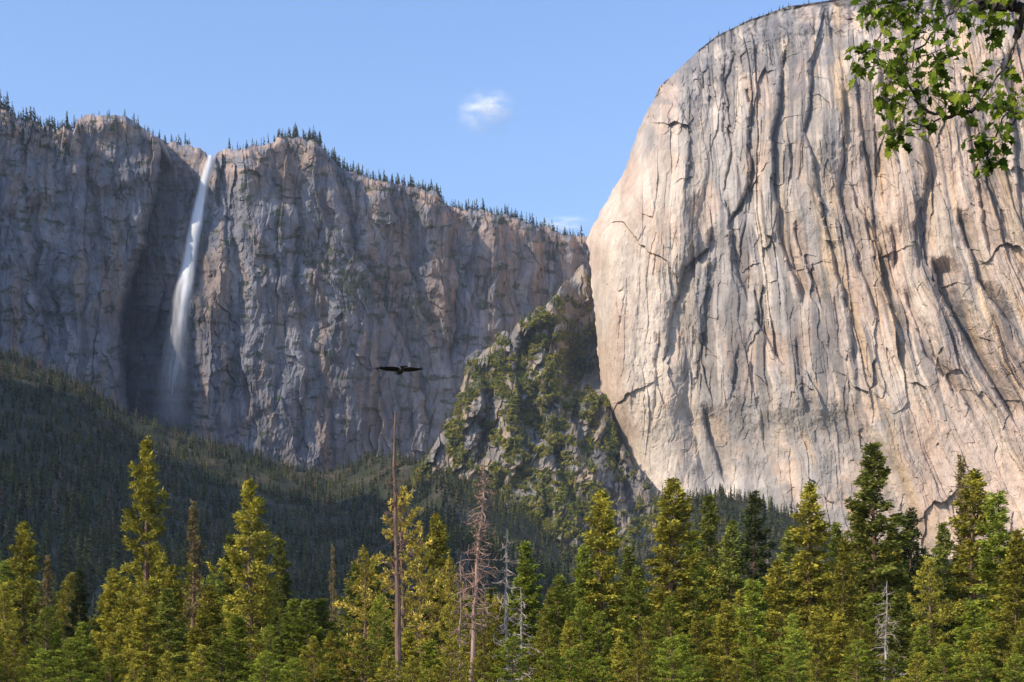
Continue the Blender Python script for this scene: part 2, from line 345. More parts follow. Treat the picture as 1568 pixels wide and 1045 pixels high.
for pts, Wd, dp in [([(735, 560), (745, 640), (720, 720)], 50, 44), ([(800, 500), (790, 600), (805, 700)], 60, 40), ([(865, 540), (880, 640), (900, 720)], 45, 44), ([(840, 680), (860, 740), (890, 800)], 50, 44), ([(930, 690), (960, 760), (985, 830)], 40, 40)]:
    D += groove(U+8*fbm(U/50, Vv/30, 99, 3), Vv, pts, Wd, dp, 3, 30)
P = W(U, Vv, D)
vegm = sstep(-0.05, 0.2, fbm(U/30, Vv/24, 94, 4)+0.5*np.exp(-(((U-825)/75)**2+((Vv-600)/85)**2))+0.9*np.exp(-(((U-840)/65)**2+((Vv-790)/55)**2))-0.5*np.exp(-(((U-945)/55)**2+((Vv-755)/65)**2))-0.35*np.exp(-(((U-735)/32)**2+((Vv-650)/60)**2))+0.4*sstep(690, 620, U)-0.3*sstep(490, 440, Vv)-0.01)
col = np.broadcast_to(np.array([0.25, 0.228, 0.205]), U.shape+(3,)).copy()
col = mix(col, np.array([0.39, 0.295, 0.20]), 0.75*sstep(-0.2, 0.4, fbm(U/30, Vv/40, 96, 4)))
col = mix(col, np.array([0.12, 0.115, 0.11]), 0.6*sstep(0.0, 0.4, fbm(U/20, Vv/50, 97, 4)))
col = mix(col, np.array([0.10, 0.10, 0.045]), 0.85*vegm)
P2 = np.concatenate([(P[:1]+np.array([0, 700, -120.0])), P], 0); c2 = np.concatenate([col[:1], col], 0)
add('rocky_buttress', mesh_np('rocky_buttress', P2, gridfaces(*P2.shape[:2]), [M_butt], c2))
buttP, buttVeg, buttU, buttV = P, vegm, U, Vv

# ---------- ground
vb = [(-1500, 600), (-400, 500), (0, 545), (60, 560), (130, 590), (200, 638), (330, 688), (430, 718), (500, 732), (560, 712), (620, 708), (700, 752), (780, 800), (860, 850), (1000, 850), (1040, 778), (1100, 772), (1200, 812), (1300, 842), (1440, 868), (1600, 885), (2200, 940), (4000, 1000)]
db = [(-1500, 1500), (-400, 1850), (0, 2130), (330, 2330), (560, 2480), (630, 2200), (680, 1850), (1000, 1740), (1045, 1840), (1600, 1590), (2200, 1300), (4000, 1100)]
def ground_z(x, y):
    ys = np.maximum(y, 300)
    u = x/ys*F+CX
    vb_ = interp(vb, u); db_ = interp(db, u)
    zb = (HV-vb_)/F*db_
    t = np.clip((y-450)/(db_-450), 0, 1.25)
    z = zb*np.minimum(t, 1)**1.45
    z = z+sstep(450, 900, y)*(14*fbm(x/160, y/160, 101, 4)+34*np.abs(perlin(x/300, y/480, 102))*sstep(800, 1400, y)*sstep(1.1, .95, t))
    return np.where(y > 450, z, 0.25*fbm(x/20, y/20, 103, 3)) 
xs = np.concatenate([np.linspace(-12000, -1650, 24), np.linspace(-1600, 1600, 420), np.linspace(1650, 12000, 24)])
ysx = np.concatenate([np.linspace(-8000, -150, 20), np.linspace(-100, 3000, 420), np.linspace(3100, 14000, 24)])
GX, GY = np.meshgrid(xs, ysx); GZ = ground_z(GX, GY)
Pg = np.stack([GX, GY, GZ], -1)
gc = mix(np.broadcast_to(np.array([0.035, 0.04, 0.02]), GX.shape+(3,)), np.array([0.08, 0.07, 0.045]), sstep(0, 0.6, fbm(GX/60, GY/60, 104, 3)))
add('ground', mesh_np('ground', Pg, gridfaces(*GX.shape)[:, ::-1], [M_ground], gc, smooth=True))

# ---------- mountain ridge west of the view (its shade falls on the forested slope)
xr = np.linspace(-3200, -900, 90); yr = np.linspace(50, 1600, 90)
RX, RY = np.meshgrid(xr, yr)
hh = 1330*sstep(-900, -1250, RX)*sstep(50, 320, RY)*sstep(1600, 1400, RY)
RZ = hh*(0.9+0.16*fbm(RX/300, RY/300, 110, 5))-5
rc = np.broadcast_to(np.array([0.25, 0.24, 0.23]), RX.shape+(3,))
add('mountain_ridge', mesh_np('mountain_ridge', np.stack([RX, RY, RZ], -1), gridfaces(*RX.shape)[:, ::-1], [M_wall], rc))

# ---------------------------------------------------------------- distant trees
def far_tree(seed, n=32):
    r = np.random.default_rng(seed)
    h = np.linspace(0.1, 1.0, n)**0.9; az = r.uniform(0, 2*np.pi, n)
    rad = 0.17*(1-h)**0.8*r.uniform(.6, 1.3, n)+0.012
    dx, dy = np.cos(az), np.sin(az); wd = 0.07*r.uniform(.7, 1.3, n)*(0.35+1-h)
    c = np.stack([dx*rad, dy*rad, h-0.25*rad-0.02], 1); b = np.stack([0*dx, 0*dx, h+0.03], 1)
    sd = np.stack([-dy*wd, dx*wd, -0.02+0*dx], 1)
    mid = (b+c)*0.5
    V = np.stack([b, mid+sd, c, mid-sd], 1).reshape(-1, 3)
    trunk = np.array([[-.008, 0, 0], [.008, 0, 0], [.003, 0, 1], [-.003, 0, 1]])
    V = np.concatenate([V, trunk]); shade = np.repeat(r.uniform(.7, 1.25, n+1), 4)
    return V, shade
def far_bush(seed, n=40):
    r = np.random.default_rng(seed)
    p = r.normal(size=(n, 3)); p /= np.linalg.norm(p, axis=1)[:, None]; p *= r.uniform(.6, 1, n)[:, None]
    c = p*np.array([.42, .42, .42])+np.array([0, 0, .5])
    a = r.normal(size=(n, 3))*0.11; b = r.normal(size=(n, 3))*0.11
    V = np.stack([c-a, c+b, c+a, c-b], 1).reshape(-1, 3)
    V = np.concatenate([V, np.array([[-.02, 0, 0], [.02, 0, 0], [.02, 0, .6], [-.02, 0, .6]])])
    return V, np.repeat(r.uniform(.7, 1.25, n+1), 4)
def scatter(name, pos, hts, cols, fn, nvar=6, wide=(0.8, 1.45)):
    var = [fn(i+100) for i in range(nvar)]
    Vs = []; Cs = []
    idx = rng.integers(0, nvar, len(pos))
    for k in range(nvar):
        s = np.where(idx == k)[0]
        if len(s) == 0: continue
        V, sh = var[k]; a = rng.uniform(0, 2*np.pi, len(s)); h = hts[s]; wd = rng.uniform(*wide, len(s))*h
        ca, sa = np.cos(a)[:, None], np.sin(a)[:, None]
        X = (V[None, :, 0]*ca-V[None, :, 1]*sa)*wd[:, None]+pos[s, 0][:, None]
        Y = (V[None, :, 0]*sa+V[None, :, 1]*ca)*wd[:, None]+pos[s, 1][:, None]
        Z = V[None, :, 2]*h[:, None]+pos[s, 2][:, None]
        Vs.append(np.stack([X, Y, Z], -1).reshape(-1, 3))
        Cs.append((cols[s][:, None, :]*sh[None, :, None]).reshape(-1, 3))
    V = np.concatenate(Vs); c = np.concatenate(Cs)
    return add(name, mesh_np(name, V, np.arange(len(V)).reshape(-1, 4), [M_needle], c))
n = 60000
y = np.sqrt(rng.uniform(380**2, 2550**2, n)); u = rng.uniform(-120, 1700, n); x = (u-CX)/F*y
dbx = interp(db, u); ok = (y < dbx+130) & (rng.uniform(size=n) < 0.5)
ok &= (fbm(x/70, y/70, 120, 3) > -0.6)
x, y, u = x[ok], y[ok], u[ok]; z = ground_z(x, y)-1
hts = rng.uniform(9, 27, len(x))*(0.75+0.25*sstep(1800, 900, y))*(1-0.35*(rng.uniform(size=len(x)) < .45))
gcol = np.array([[0.05, 0.06, 0.022], [0.08, 0.085, 0.028], [0.12, 0.115, 0.035], [0.035, 0.048, 0.022]])[rng.integers(0, 4, len(x))]
gcol = gcol*(1+0.5*fbm(x/90, y/90, 121, 2))[:, None]
dead = rng.uniform(size=len(x)) < 0.06; gcol[dead] = (0.19, 0.13, 0.10)
p1 = np.stack([x, y, z], 1)
def rim(us, n, hmin, hmax):
    uq = rng.uniform(us[0], us[1], n); i = np.clip(np.searchsorted(rimU, uq), 1, len(rimU)-1)
    p = rimP[i].copy(); bk = rng.uniform(-8, 40, n); p[:, 1] += bk; p[:, 0] += (uq-CX)/F*bk; p[:, 2] -= 2+np.maximum(-bk, 0)
    return p, rng.uniform(hmin, hmax, n)*rng.choice([0.45, .75, 1.0], n)
ps = [p1]; hs = [hts]; cs = [gcol]
for us, nn, a, b in [((-60, 115), 150, 14, 36), ((115, 240), 46, 8, 20), ((240, 300), 40, 12, 28), ((345, 440), 80, 10, 26), ((430, 560), 220, 14, 30), ((560, 680), 180, 14, 28), ((680, 900), 220, 13, 28)]:
    p, h = rim(us, nn, a, b); ps.append(p); hs.append(h); cs.append(np.tile([0.075, 0.08, 0.035], (nn, 1)))
def pick(P, mask, n):
    ii = np.argwhere(mask); s = ii[rng.integers(0, len(ii), n)]; return P[s[:, 0], s[:, 1]]
lm = np.abs(wallV-(425+(wallU-540)*0.5)) < 45*np.exp(-((wallU-550)/90)**2)
p = pick(wallP, lm & (np.abs(wallU-550) < 110), 320); p[:, 1] -= 2; ps.append(p); hs.append(rng.uniform(5, 12, 320)); cs.append(np.tile([0.06, 0.07, 0.03], (320, 1)))
p = pick(wallP, (wallV < interp(wtop, wallU)+28) & (wallU > 430) & (wallU < 900), 260); p[:, 1] -= 2; ps.append(p); hs.append(rng.uniform(5, 12, 260)); cs.append(np.tile([0.06, 0.07, 0.03], (260, 1)))
p = pick(wallP, (wallV < interp(wtop, wallU)+40) & (wallU > -50) & (wallU < 112), 240); p[:, 1] -= 2; ps.append(p); hs.append(rng.uniform(6, 16, 240)); cs.append(np.tile([0.05, 0.06, 0.03], (240, 1)))
p = pick(buttP, (buttVeg > 0.25), 850); p[:, 1] -= 1; ps.append(p); hs.append(rng.uniform(8, 20, 850)); cs.append(np.tile([0.14, 0.15, 0.035], (850, 1))*rng.uniform(.6, 1.4, 850)[:, None])
p = buttP[0][rng.integers(0, 350, 60)].copy(); p[:, 2] -= 2; ps.append(p); hs.append(rng.uniform(7, 17, 60)); cs.append(np.tile([0.10, 0.11, 0.035], (60, 1)))
tr_m = (capU-np.interp(capV, [c[0] for c in capL], [c[1] for c in capL]) < 10) & (capV < 70) & (capV > -30)
p = pick(capP, tr_m, 60); ps.append(p); hs.append(rng.uniform(3, 9, 60)); cs.append(np.tile([0.05, 0.06, 0.03], (60, 1)))
scatter('distant_forest', np.concatenate(ps), np.concatenate(hs), np.concatenate(cs), far_tree)
ns = 5600
p = pick(buttP, (buttVeg > 0.3), ns); p[:, 1] -= 2; p[:, 2] -= 2.5
cc = np.array([[0.26, 0.25, 0.04], [0.15, 0.175, 0.035], [0.32, 0.28, 0.055]])[rng.integers(0, 3, ns)]
scatter('hillside_shrubs', p, rng.uniform(3.5, 8.5, ns), cc, far_bush, 5, (0.9, 1.5))

# ---------------------------------------------------------------- tree builders
def tube(path, rad, sides=6):
    path = np.asarray(path, float); rad = np.asarray(rad, float); n = len(path)
    tg = np.gradient(path, axis=0); tg /= np.linalg.norm(tg, axis=1)[:, None]+1e-9
    ref = np.array([0, 0, 1.0]) if abs(tg[0, 2]) < 0.8 else np.array([1.0, 0, 0])
    s = np.cross(tg, ref); s /= np.linalg.norm(s, axis=1)[:, None]+1e-9; t = np.cross(tg, s)
    a = np.linspace(0, 2*np.pi, sides, endpoint=False)
    V = path[:, None]+rad[:, None, None]*(s[:, None]*np.cos(a)[None, :, None]+t[:, None]*np.sin(a)[None, :, None])
    i = np.arange(n*sides).reshape(n, sides); j = np.roll(i, -1, 1)
    Fc = np.stack([i[:-1].ravel(), j[:-1].ravel(), j[1:].ravel(), i[1:].ravel()], 1)
    return V.reshape(-1, 3), Fc
class Acc:
    def __init__(s): s.V = []; s.F = []; s.M = []; s.C = []; s.n = 0
    def add(s, V, Fc, m, c):
        s.V.append(V); s.F.append(Fc+s.n); s.M.append(np.full(len(Fc), m)); s.C.append(np.broadcast_to(c, (len(V), 3))); s.n += len(V)
    def mesh(s, name, mats):
        return mesh_np(name, np.concatenate(s.V), np.concatenate(s.F), mats, np.concatenate(s.C), np.concatenate(s.M))
def blades(cen, dirs, ln, wd, r):
    n = len(cen); d = dirs/(np.linalg.norm(dirs, axis=1)[:, None]+1e-9)
    q = r.normal(size=(n, 3)); s = np.cross(d, q); s /= np.linalg.norm(s, axis=1)[:, None]+1e-9
    ln = ln[:, None]; wd = wd[:, None]
    return np.stack([cen, cen+d*ln*0.45+s*wd, cen+d*ln, cen+d*ln*0.55-s*wd], 1).reshape(-1, 3)
def conifer(seed, R=0.12, crown0=0.12, nb=120, kind='pine', colr=((0.07, 0.10, 0.02), (0.15, 0.16, 0.03)), dens=1.0, H=27.0, gap=0.15, bark=None, deadlow=True):
    r = np.random.default_rng(seed); A = Acc(); R = R*H
    hz = np.linspace(0, 1, 14); wob = np.cumsum(r.normal(size=(14, 2))*0.05, 0); wob -= wob[0]
    tp = np.column_stack([wob, hz*H]); rad = 0.0125*H*(1-hz)**0.85+0.02
    V, Fc = tube(tp, rad, 8); A.add(V, Fc, 0, (1, 1, 1))
    c0, c1 = np.array(colr[0]), np.array(colr[1])
    CC = []; DD = []; CO = []
    skip = r.uniform(0, 2*np.pi)
    for i in range(nb):
        q = ((i+r.uniform())/nb)**0.92; h = crown0+(0.985-crown0)*q
        az = i*2.4+r.uniform(-.5, .5)
        prof = (1-q)**0.66*min(1, 0.5+q*2.2)+0.05
        L = R*prof*r.uniform(.6, 1.2)*(1+0.22*math.sin(az-skip+q*7))
        if r.uniform() < gap: L *= 0.45
        el = math.radians((-18 if kind == 'fir' else -8)+62*q**1.5+r.uniform(-12, 12))
        d = np.array([math.cos(az)*math.cos(el), math.sin(az)*math.cos(el), math.sin(el)])
        base = np.array([np.interp(h, hz, wob[:, 0]), np.interp(h, hz, wob[:, 1]), h*H])
        s = np.linspace(0, 1, 5); cur = (0.16 if kind == 'pine' else 0.08)*L*r.uniform(.3, 1.4)
        pth = base+d*L*s[:, None]+np.array([0, 0, 1])*(cur*s**2)[:, None]
        V, Fc = tube(pth, (0.018+0.014*L)*(1-s*0.85), 3); A.add(V, Fc, 0, (1, 1, 1))
        nc = max(3, int(L*(5.5 if kind == 'pine' else 8)*dens))
        sc = r.uniform(0.25, 1, nc)**0.75
        side = np.array([-math.sin(az), math.cos(az), 0])
        lat = r.normal(size=nc)*0.24*L*(1.15-sc)*1.2
        cen = base+d*L*sc[:, None]+np.array([0, 0, 1])*(cur*sc**2)[:, None]+side*lat[:, None]+np.array([0, 0, 1])*(r.normal(size=nc)*(0.17 if kind == 'pine' else 0.08)-(0.1*np.abs(lat)))[:, None]
        out_ = d*0.8+side*np.sign(lat)[:, None]*0.5
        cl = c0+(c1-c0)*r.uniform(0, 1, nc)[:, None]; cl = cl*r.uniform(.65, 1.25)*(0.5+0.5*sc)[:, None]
        CC.append(cen); DD.append(out_); CO.append(cl)
    cen = np.concatenate(CC); out_ = np.concatenate(DD); cl = np.concatenate(CO)
    nbld = 11
    ce = np.repeat(cen, nbld, 0)+r.normal(size=(len(cen)*nbld, 3))*(0.10 if kind == 'pine' else 0.13)
    if kind == 'pine':
        di = r.normal(size=ce.shape)+np.repeat(out_, nbld, 0)*0.7+np.array([0, 0, .35])
        ln = r.uniform(.26, .5, len(ce)); wd = r.uniform(.05, .09, len(ce))
    else:
        di = r.normal(size=ce.shape)*np.array([.8, .8, .35])+np.repeat(out_, nbld, 0)*0.9-np.array([0, 0, .2])
        ln = r.uniform(.28, .52, len(ce)); wd = r.uniform(.055, .10, len(ce))
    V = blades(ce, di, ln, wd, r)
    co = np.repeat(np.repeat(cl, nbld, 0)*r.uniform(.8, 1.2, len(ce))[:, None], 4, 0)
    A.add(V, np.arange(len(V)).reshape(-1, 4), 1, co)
    if deadlow:
        for i in range(14):
            h = r.uniform(0.05, crown0+0.2)*H; az = r.uniform(0, 6.28); L = r.uniform(.4, 1)*R*0.5
            s = np.linspace(0, 1, 4); pth = np.array([0, 0, h])+np.outer(s*L, [math.cos(az), math.sin(az), -0.15])+r.normal(size=(4, 3))*0.03
            V, Fc = tube(pth, 0.03*(1-s*0.8), 3); A.add(V, Fc, 0, (1, 1, 1))
    return A.mesh('conifer_%d' % seed, [bark or M_bark, M_needle])
def dead_tree(seed, H, r0, nb, L0, mat, q0=0.25, lean=(0, 0), gnarl=0.12, sub=2, rt=0.03, brr=0.03, droop=-.45, q1=0.97):
    r = np.random.default_rng(seed); A = Acc()
    hz = np.linspace(0, 1, 20); wob = np.cumsum(r.normal(size=(20, 2))*0.045, 0); wob -= wob[0]
    tp = np.column_stack([wob[:, 0]+lean[0]*hz, wob[:, 1]+lean[1]*hz, hz*H]); V, Fc = tube(tp, r0*(1-hz)**0.8+rt, 8); A.add(V, Fc, 0, (1, 1, 1))
    def br(b, d, L, rd, lvl):
        n = 7; p = [b]; dd = d.copy()
        for k in range(n-1):
            dd = dd+r.normal(size=3)*gnarl*1.6+np.array([0, 0, 0.02]); dd /= np.linalg.norm(dd); p.append(p[-1]+dd*L/(n-1))
        V, Fc = tube(p, rd*(1-np.linspace(0, .75, n)), 4); A.add(V, Fc, 0, (1, 1, 1))
        if lvl > 0:
            for k in range(r.integers(3, 7)):
                j = r.integers(1, n-1); br(np.array(p[j]), dd*0.6+r.normal(size=3)*0.6, L*r.uniform(.25, .55), rd*.6, lvl-1)
    for i in range(nb):
        q = q0+(q1-q0)*(i+r.uniform())/nb; az = r.uniform(0, 6.28); L = L0*(1-q)**0.5*r.uniform(.35, 1.2)+0.2
        b = np.array([np.interp(q, hz, tp[:, 0]), np.interp(q, hz, tp[:, 1]), q*H])
        br(b, np.array([math.cos(az), math.sin(az), r.uniform(droop, .25)]), L, brr+0.014*L, sub)
    return A.mesh('dead_%d' % seed, [mat])

YG = ((0.23, 0.22, 0.035), (0.52, 0.44, 0.065)); GR = ((0.14, 0.165, 0.035), (0.30, 0.30, 0.055)); DG = ((0.05, 0.068, 0.025), (0.11, 0.12, 0.035)); GD = ((0.34, 0.27, 0.045), (0.62, 0.47, 0.09)); BR = ((0.18, 0.14, 0.06), (0.29, 0.22, 0.09))
BG = ((0.18, 0.225, 0.035), (0.41, 0.43, 0.06))
var = {
 'pond': conifer(1, 0.135, 0.10, 120, 'pine', YG, 1.0, gap=.22),
 'pond2': conifer(2, 0.15, 0.08, 130, 'pine', YG, 1.0),
 'fir': conifer(3, 0.135, 0.04, 165, 'fir', GR, .9),
 'fir2': conifer(4, 0.15, 0.03, 160, 'fir', YG, .9),
 'fir3': conifer(9, 0.16, 0.03, 155, 'fir', BG, .9, gap=.2),
 'dark': conifer(5, 0.14, 0.06, 145, 'fir', DG, .9),
 'sparse': conifer(6, 0.095, 0.12, 100, 'pine', BR, .75, gap=.35),
 'gold': conifer(7, 0.27, 0.10, 80, 'pine', GD, .6, gap=.3),
 'bushy': conifer(8, 0.25, 0.02, 115, 'fir', BG, .7, gap=.2),
 'bushy2': conifer(10, 0.23, 0.02, 115, 'pine', YG, .8, gap=.2),
}
Rv = {'pond': .135, 'pond2': .15, 'fir': .135, 'fir2': .15, 'fir3': .16, 'dark': .14, 'sparse': .095, 'gold': .27, 'bushy': .25, 'bushy2': .23}
def put(u, v, d, k, wpx=None, name='pine_tree'):
    H = (HV-v)/F*d+CZ; s = H/27.0
    sx = s if wpx is None else (wpx/F*d)/(2*Rv[k]*27*0.80)
    sx = min(max(sx, s*0.6), s*1.6)
    add({'fir': 'fir_tree', 'fir2': 'fir_tree', 'fir3': 'fir_tree', 'dark': 'fir_tree'}.get(k, 'pine_tree'), var[k], ((u-CX)/F*d, d, 0), rng.uniform(0, 6.28), (sx, sx, s))
heroes = [(225, 675, 135, 'pond', 118), (297, 770, 150, 'sparse', 62), (386, 736, 130, 'pond2', 125), (352, 818, 150, 'fir', 75), (430, 826, 150, 'fir', 65), (40, 798, 160, 'fir2', 85), (72, 852, 150, 'sparse', 50), (122, 868, 165, 'dark', 50), (170, 870, 140, 'fir2', 80),
 (508, 835, 300, 'sparse', 26), (618, 752, 122, 'gold', 175), (560, 840, 115, 'gold', 130), (670, 785, 160, 'fir2', 80), (800, 828, 175, 'fir3', 80), (850, 880, 140, 'fir3', 85), (925, 748, 150, 'fir2', 105), (983, 868, 120, 'fir3', 80), (1030, 732, 140, 'fir2', 125), (1088, 758, 175, 'fir', 85), (1122, 796, 170, 'fir', 80),
 (1155, 752, 190, 'dark', 90), (1190, 855, 130, 'fir2', 100), (1245, 738, 145, 'fir2', 112), (1290, 826, 130, 'pond', 100), (1338, 678, 142, 'fir', 132), (1395, 778, 165, 'dark', 90), (1425, 856, 125, 'bushy2', 120), (1470, 698, 165, 'sparse', 75), (1497, 718, 145, 'fir2', 125), (1532, 753, 135, 'fir3', 115), (1580, 766, 130, 'fir3', 125), (1150, 886, 110, 'fir3', 95),
 (-20, 865, 130, 'pond2', 115), (10, 895, 120, 'bushy2', 110), (320, 895, 120, 'fir2', 80), (690, 855, 130, 'gold', 95), (265, 865, 130, 'fir2', 70),
 (1062, 812, 150, 'fir3', 85), (1212, 805, 165, 'fir', 80), (1275, 800, 160, 'fir3', 80), (1365, 812, 150, 'fir2', 85), (1320, 770, 165, 'fir2', 90), (1445, 800, 160, 'fir', 80), (1555, 812, 125, 'fir2', 100), (900, 835, 150, 'fir3', 80), (960, 835, 165, 'fir', 70), (645, 830, 150, 'gold', 100)]
for h in heroes: put(*h)
r3 = np.random.default_rng(5)
ks = ['bushy', 'bushy2', 'fir3', 'fir2', 'fir', 'pond2']
for i, u in enumerate(np.arange(-60, 1650, 30)):
    for row in range(2):
        dd = [170, 105][row]*r3.uniform(.85, 1.15); v = [r3.uniform(855, 920), r3.uniform(900, 985)][row]
        if 440 < u < 520 and row == 0: v += 40
        put(u+r3.uniform(-14, 14), v, dd, ks[r3.integers(0, len(ks))], r3.uniform(75, 120))
for i, u in enumerate(np.arange(-80, 1660, 48)):
    put(u+r3.uniform(-14, 14), r3.uniform(975, 1015), 80*r3.uniform(.9, 1.1), ['bushy', 'bushy2'][r3.integers(0, 2)], r3.uniform(90, 130))
def putd(u, v, d, me, name): add(name, me, ((u-CX)/F*d, d, 0))
H = (HV-632)/F*84+CZ
putd(606, 632, 84, dead_tree(31, H, 0.18, 20, 2.1, M_snag, 0.5, (-0.25, 0), 0.28, 2, 0.05, .035, q1=.84), 'dead_snag_tree')
H = (HV-705)/F*84+CZ
putd(718, 705, 84, dead_tree(32, H, 0.15, 130, 1.9, M_red, 0.42, (0.8, 0), 0.14, 1, 0.03, .022, -.9), 'dead_pine_tree')
H = (HV-810)/F*88+CZ
putd(777, 810, 88, dead_tree(33, H, 0.10, 90, 1.6, M_dead, 0.1, (-0.1, 0), 0.15, 1, 0.03, .02, -.9), 'dead_pine_tree')
putd(700, 850, 86, dead_tree(35, (HV-850)/F*86+CZ, 0.08, 60, 1.3, M_red, 0.2, (0.1, 0), 0.15, 1, 0.025, .018, -.8), 'dead_pine_tree')
putd(800, 900, 84, dead_tree(36, (HV-900)/F*84+CZ, 0.08, 60, 1.6, M_dead, 0.1, (-0.1, 0), 0.15, 1, 0.02, .018, -.9), 'dead_pine_tree')
putd(1350, 900, 100, dead_tree(34, (HV-890)/F*100+CZ, 0.10, 70, 2.0, M_dead, 0.1, (0.1, 0), 0.12, 1, .02, .02, -.9), 'dead_pine_tree')

# ---------------------------------------------------------------- oak with overhanging limb
r = np.random.default_rng(17); A = Acc(); DO = 10.0
def PT(u, v, d=DO): return W(u, v, d)
trunk = [(6.2, 10.6, -0.1), (6.15, 10.5, 1.5), (6.0, 10.4, 3.2), (5.9, 10.3, 5.0), (6.0, 10.3, 7.0), (6.3, 10.5, 9.0)]
V, Fc = tube(trunk, [.34, .27, .24, .21, .15, .07], 12); A.add(V, Fc, 0, (1, 1, 1))
limbs = [
 ([(5.9, 10.3, 5.0), tuple(PT(1800, -20, 10.1)), tuple(PT(1660, 5)), tuple(PT(1568, 14)), tuple(PT(1520, 8)), tuple(PT(1475, -6)), tuple(PT(1420, -12)), tuple(PT(1350, 5, 9.9))], 0.065, 0.010),
 ([(5.9, 10.3, 4.6), tuple(PT(1820, 160, 10.1)), tuple(PT(1680, 150)), tuple(PT(1568, 178)), tuple(PT(1520, 160)), tuple(PT(1478, 172)), tuple(PT(1440, 182)), tuple(PT(1408, 160)), tuple(PT(1380, 110, 9.9)), tuple(PT(1350, 95, 9.9))], 0.03, 0.003),
 ([tuple(PT(1568, 14)), tuple(PT(1556, 60)), tuple(PT(1535, 110)), tuple(PT(1500, 150)), tuple(PT(1465, 160))], 0.012, 0.003),
 ([tuple(PT(1475, -6)), tuple(PT(1440, 40)), tuple(PT(1405, 80)), tuple(PT(1370, 120)), tuple(PT(1365, 180))], 0.010, 0.003),
 ([tuple(PT(1568, 178)), tuple(PT(1535, 195)), tuple(PT(1515, 225)), tuple(PT(1508, 250))], 0.009, 0.003),
 ([tuple(PT(1440, 182)), tuple(PT(1405, 195)), tuple(PT(1378, 215))], 0.007, 0.003),
]
nodes = []
for p, ra, rb in limbs:
    p = np.array(p); t = np.linspace(0, len(p)-1, len(p)*5); q = np.stack([np.interp(t, np.arange(len(p)), p[:, k]) for k in range(3)], 1)
    q += r.normal(size=q.shape)*0.012; q[0] = p[0]
    V, Fc = tube(q, np.linspace(ra, rb, len(q)), 6); A.add(V, Fc, 0, (1, 1, 1)); nodes.append(q)
nodes = np.concatenate(nodes)
leafo = np.array([(0, 0), (.10, .14), (.30, .20), (.22, .32), (.46, .46), (.27, .54), (.36, .72), (.16, .74), (0, 1.0), (-.16, .74), (-.36, .72), (-.27, .54), (-.46, .46), (-.22, .32), (-.30, .20), (-.10, .14)])
LV = []; LC = []
def leaf(c, d, up, L, co):
    d = d/np.linalg.norm(d); s = np.cross(d, up); s /= np.linalg.norm(s)+1e-9; nn = np.cross(s, d)
    pts = c+np.outer(leafo[:, 1]*L, d)+np.outer(leafo[:, 0]*L*0.85, s)+np.outer((np.abs(leafo[:, 0])*0.35-0.25*leafo[:, 1]**2)*L, nn)
    LV.append(pts); LC.append(np.tile(co, (16, 1)))
clumps = [(1345, 22, 24, 14), (1330, 5, 16, 7), (1400, 12, 26, 14), (1378, 40, 22, 9), (1335, 75, 22, 12), (1322, 105, 16, 8), (1385, 78, 24, 11), (1365, 125, 24, 13), (1395, 110, 20, 10), (1355, 155, 16, 8), (1385, 165, 18, 7), (1378, 205, 20, 11), (1365, 220, 12, 5), (1415, 185, 14, 6), (1425, 145, 22, 10), (1440, 100, 20, 10), (1420, 50, 22, 8),
          (1470, 140, 16, 6), (1455, 70, 16, 5), (1515, 150, 18, 9), (1495, 120, 14, 5), (1500, 212, 18, 9), (1515, 245, 18, 10), (1490, 235, 10, 4), (1548, 175, 16, 8), (1540, 105, 14, 6), (1520, 40, 22, 9), (1500, 12, 22, 9), (1465, 20, 20, 8), (1555, 150, 14, 5), (1535, 215, 14, 5), (1555, 20, 20, 7), (1475, 170, 14, 5), (1370, -20, 30, 10), (1450, -30, 30, 12), (1540, -30, 30, 12)]
clumps += [(r.uniform(1590, 2100), r.uniform(-420, 40), 50, 26) for _ in range(34)]
cg = [np.array([.20, .29, .03]), np.array([.27, .36, .04]), np.array([.09, .14, .02]), np.array([.38, .44, .055])]
for (cu, cv, cr, cn) in clumps:
    dep = DO+r.uniform(-.35, .35) if cu < 1580 else DO+r.uniform(-1.2, 1.2)
    cen = PT(cu, cv, dep); k = np.argmin(np.linalg.norm(nodes-cen, axis=1)); b = nodes[k]
    mid = (b+cen)/2+r.normal(size=3)*0.03+np.array([0, 0, .04])
    q = np.array([b, mid, cen]); V, Fc = tube(q, [.005, .004, .003] if cu < 1580 else [.03, .015, .006], 4); A.add(V, Fc, 0, (1, 1, 1))
    for _ in range(int(cn*2.7)):
        p = cen+r.normal(size=3)*cr/F*DO*np.array([.7, .6, .62])
        d = (p-cen)+r.normal(size=3)*0.06+np.array([0, 0, -.03])
        st = p-d/np.linalg.norm(d)*0.02
        V, Fc = tube(np.array([cen+(st-cen)*0.2, (cen+st)/2, st+0.001]), [.002, .0018, .0015], 3); A.add(V, Fc, 0, (1, 1, 1))
        leaf(st, d, np.array([-.3, -.3, 1])+r.normal(size=3)*0.7, r.uniform(.06, .11), cg[r.integers(0, 4)]*r.uniform(.8, 1.2))
oak = add('oak_tree', A.mesh('oak_wood', [M_oakb]))
LV = np.array(LV); n = len(LV)
me = mesh_np('oak_foliage', LV.reshape(-1, 3), np.arange(n*16).reshape(n, 16), [M_leaf], np.array(LC).reshape(-1, 3))
add('foliage', me, parent=oak)

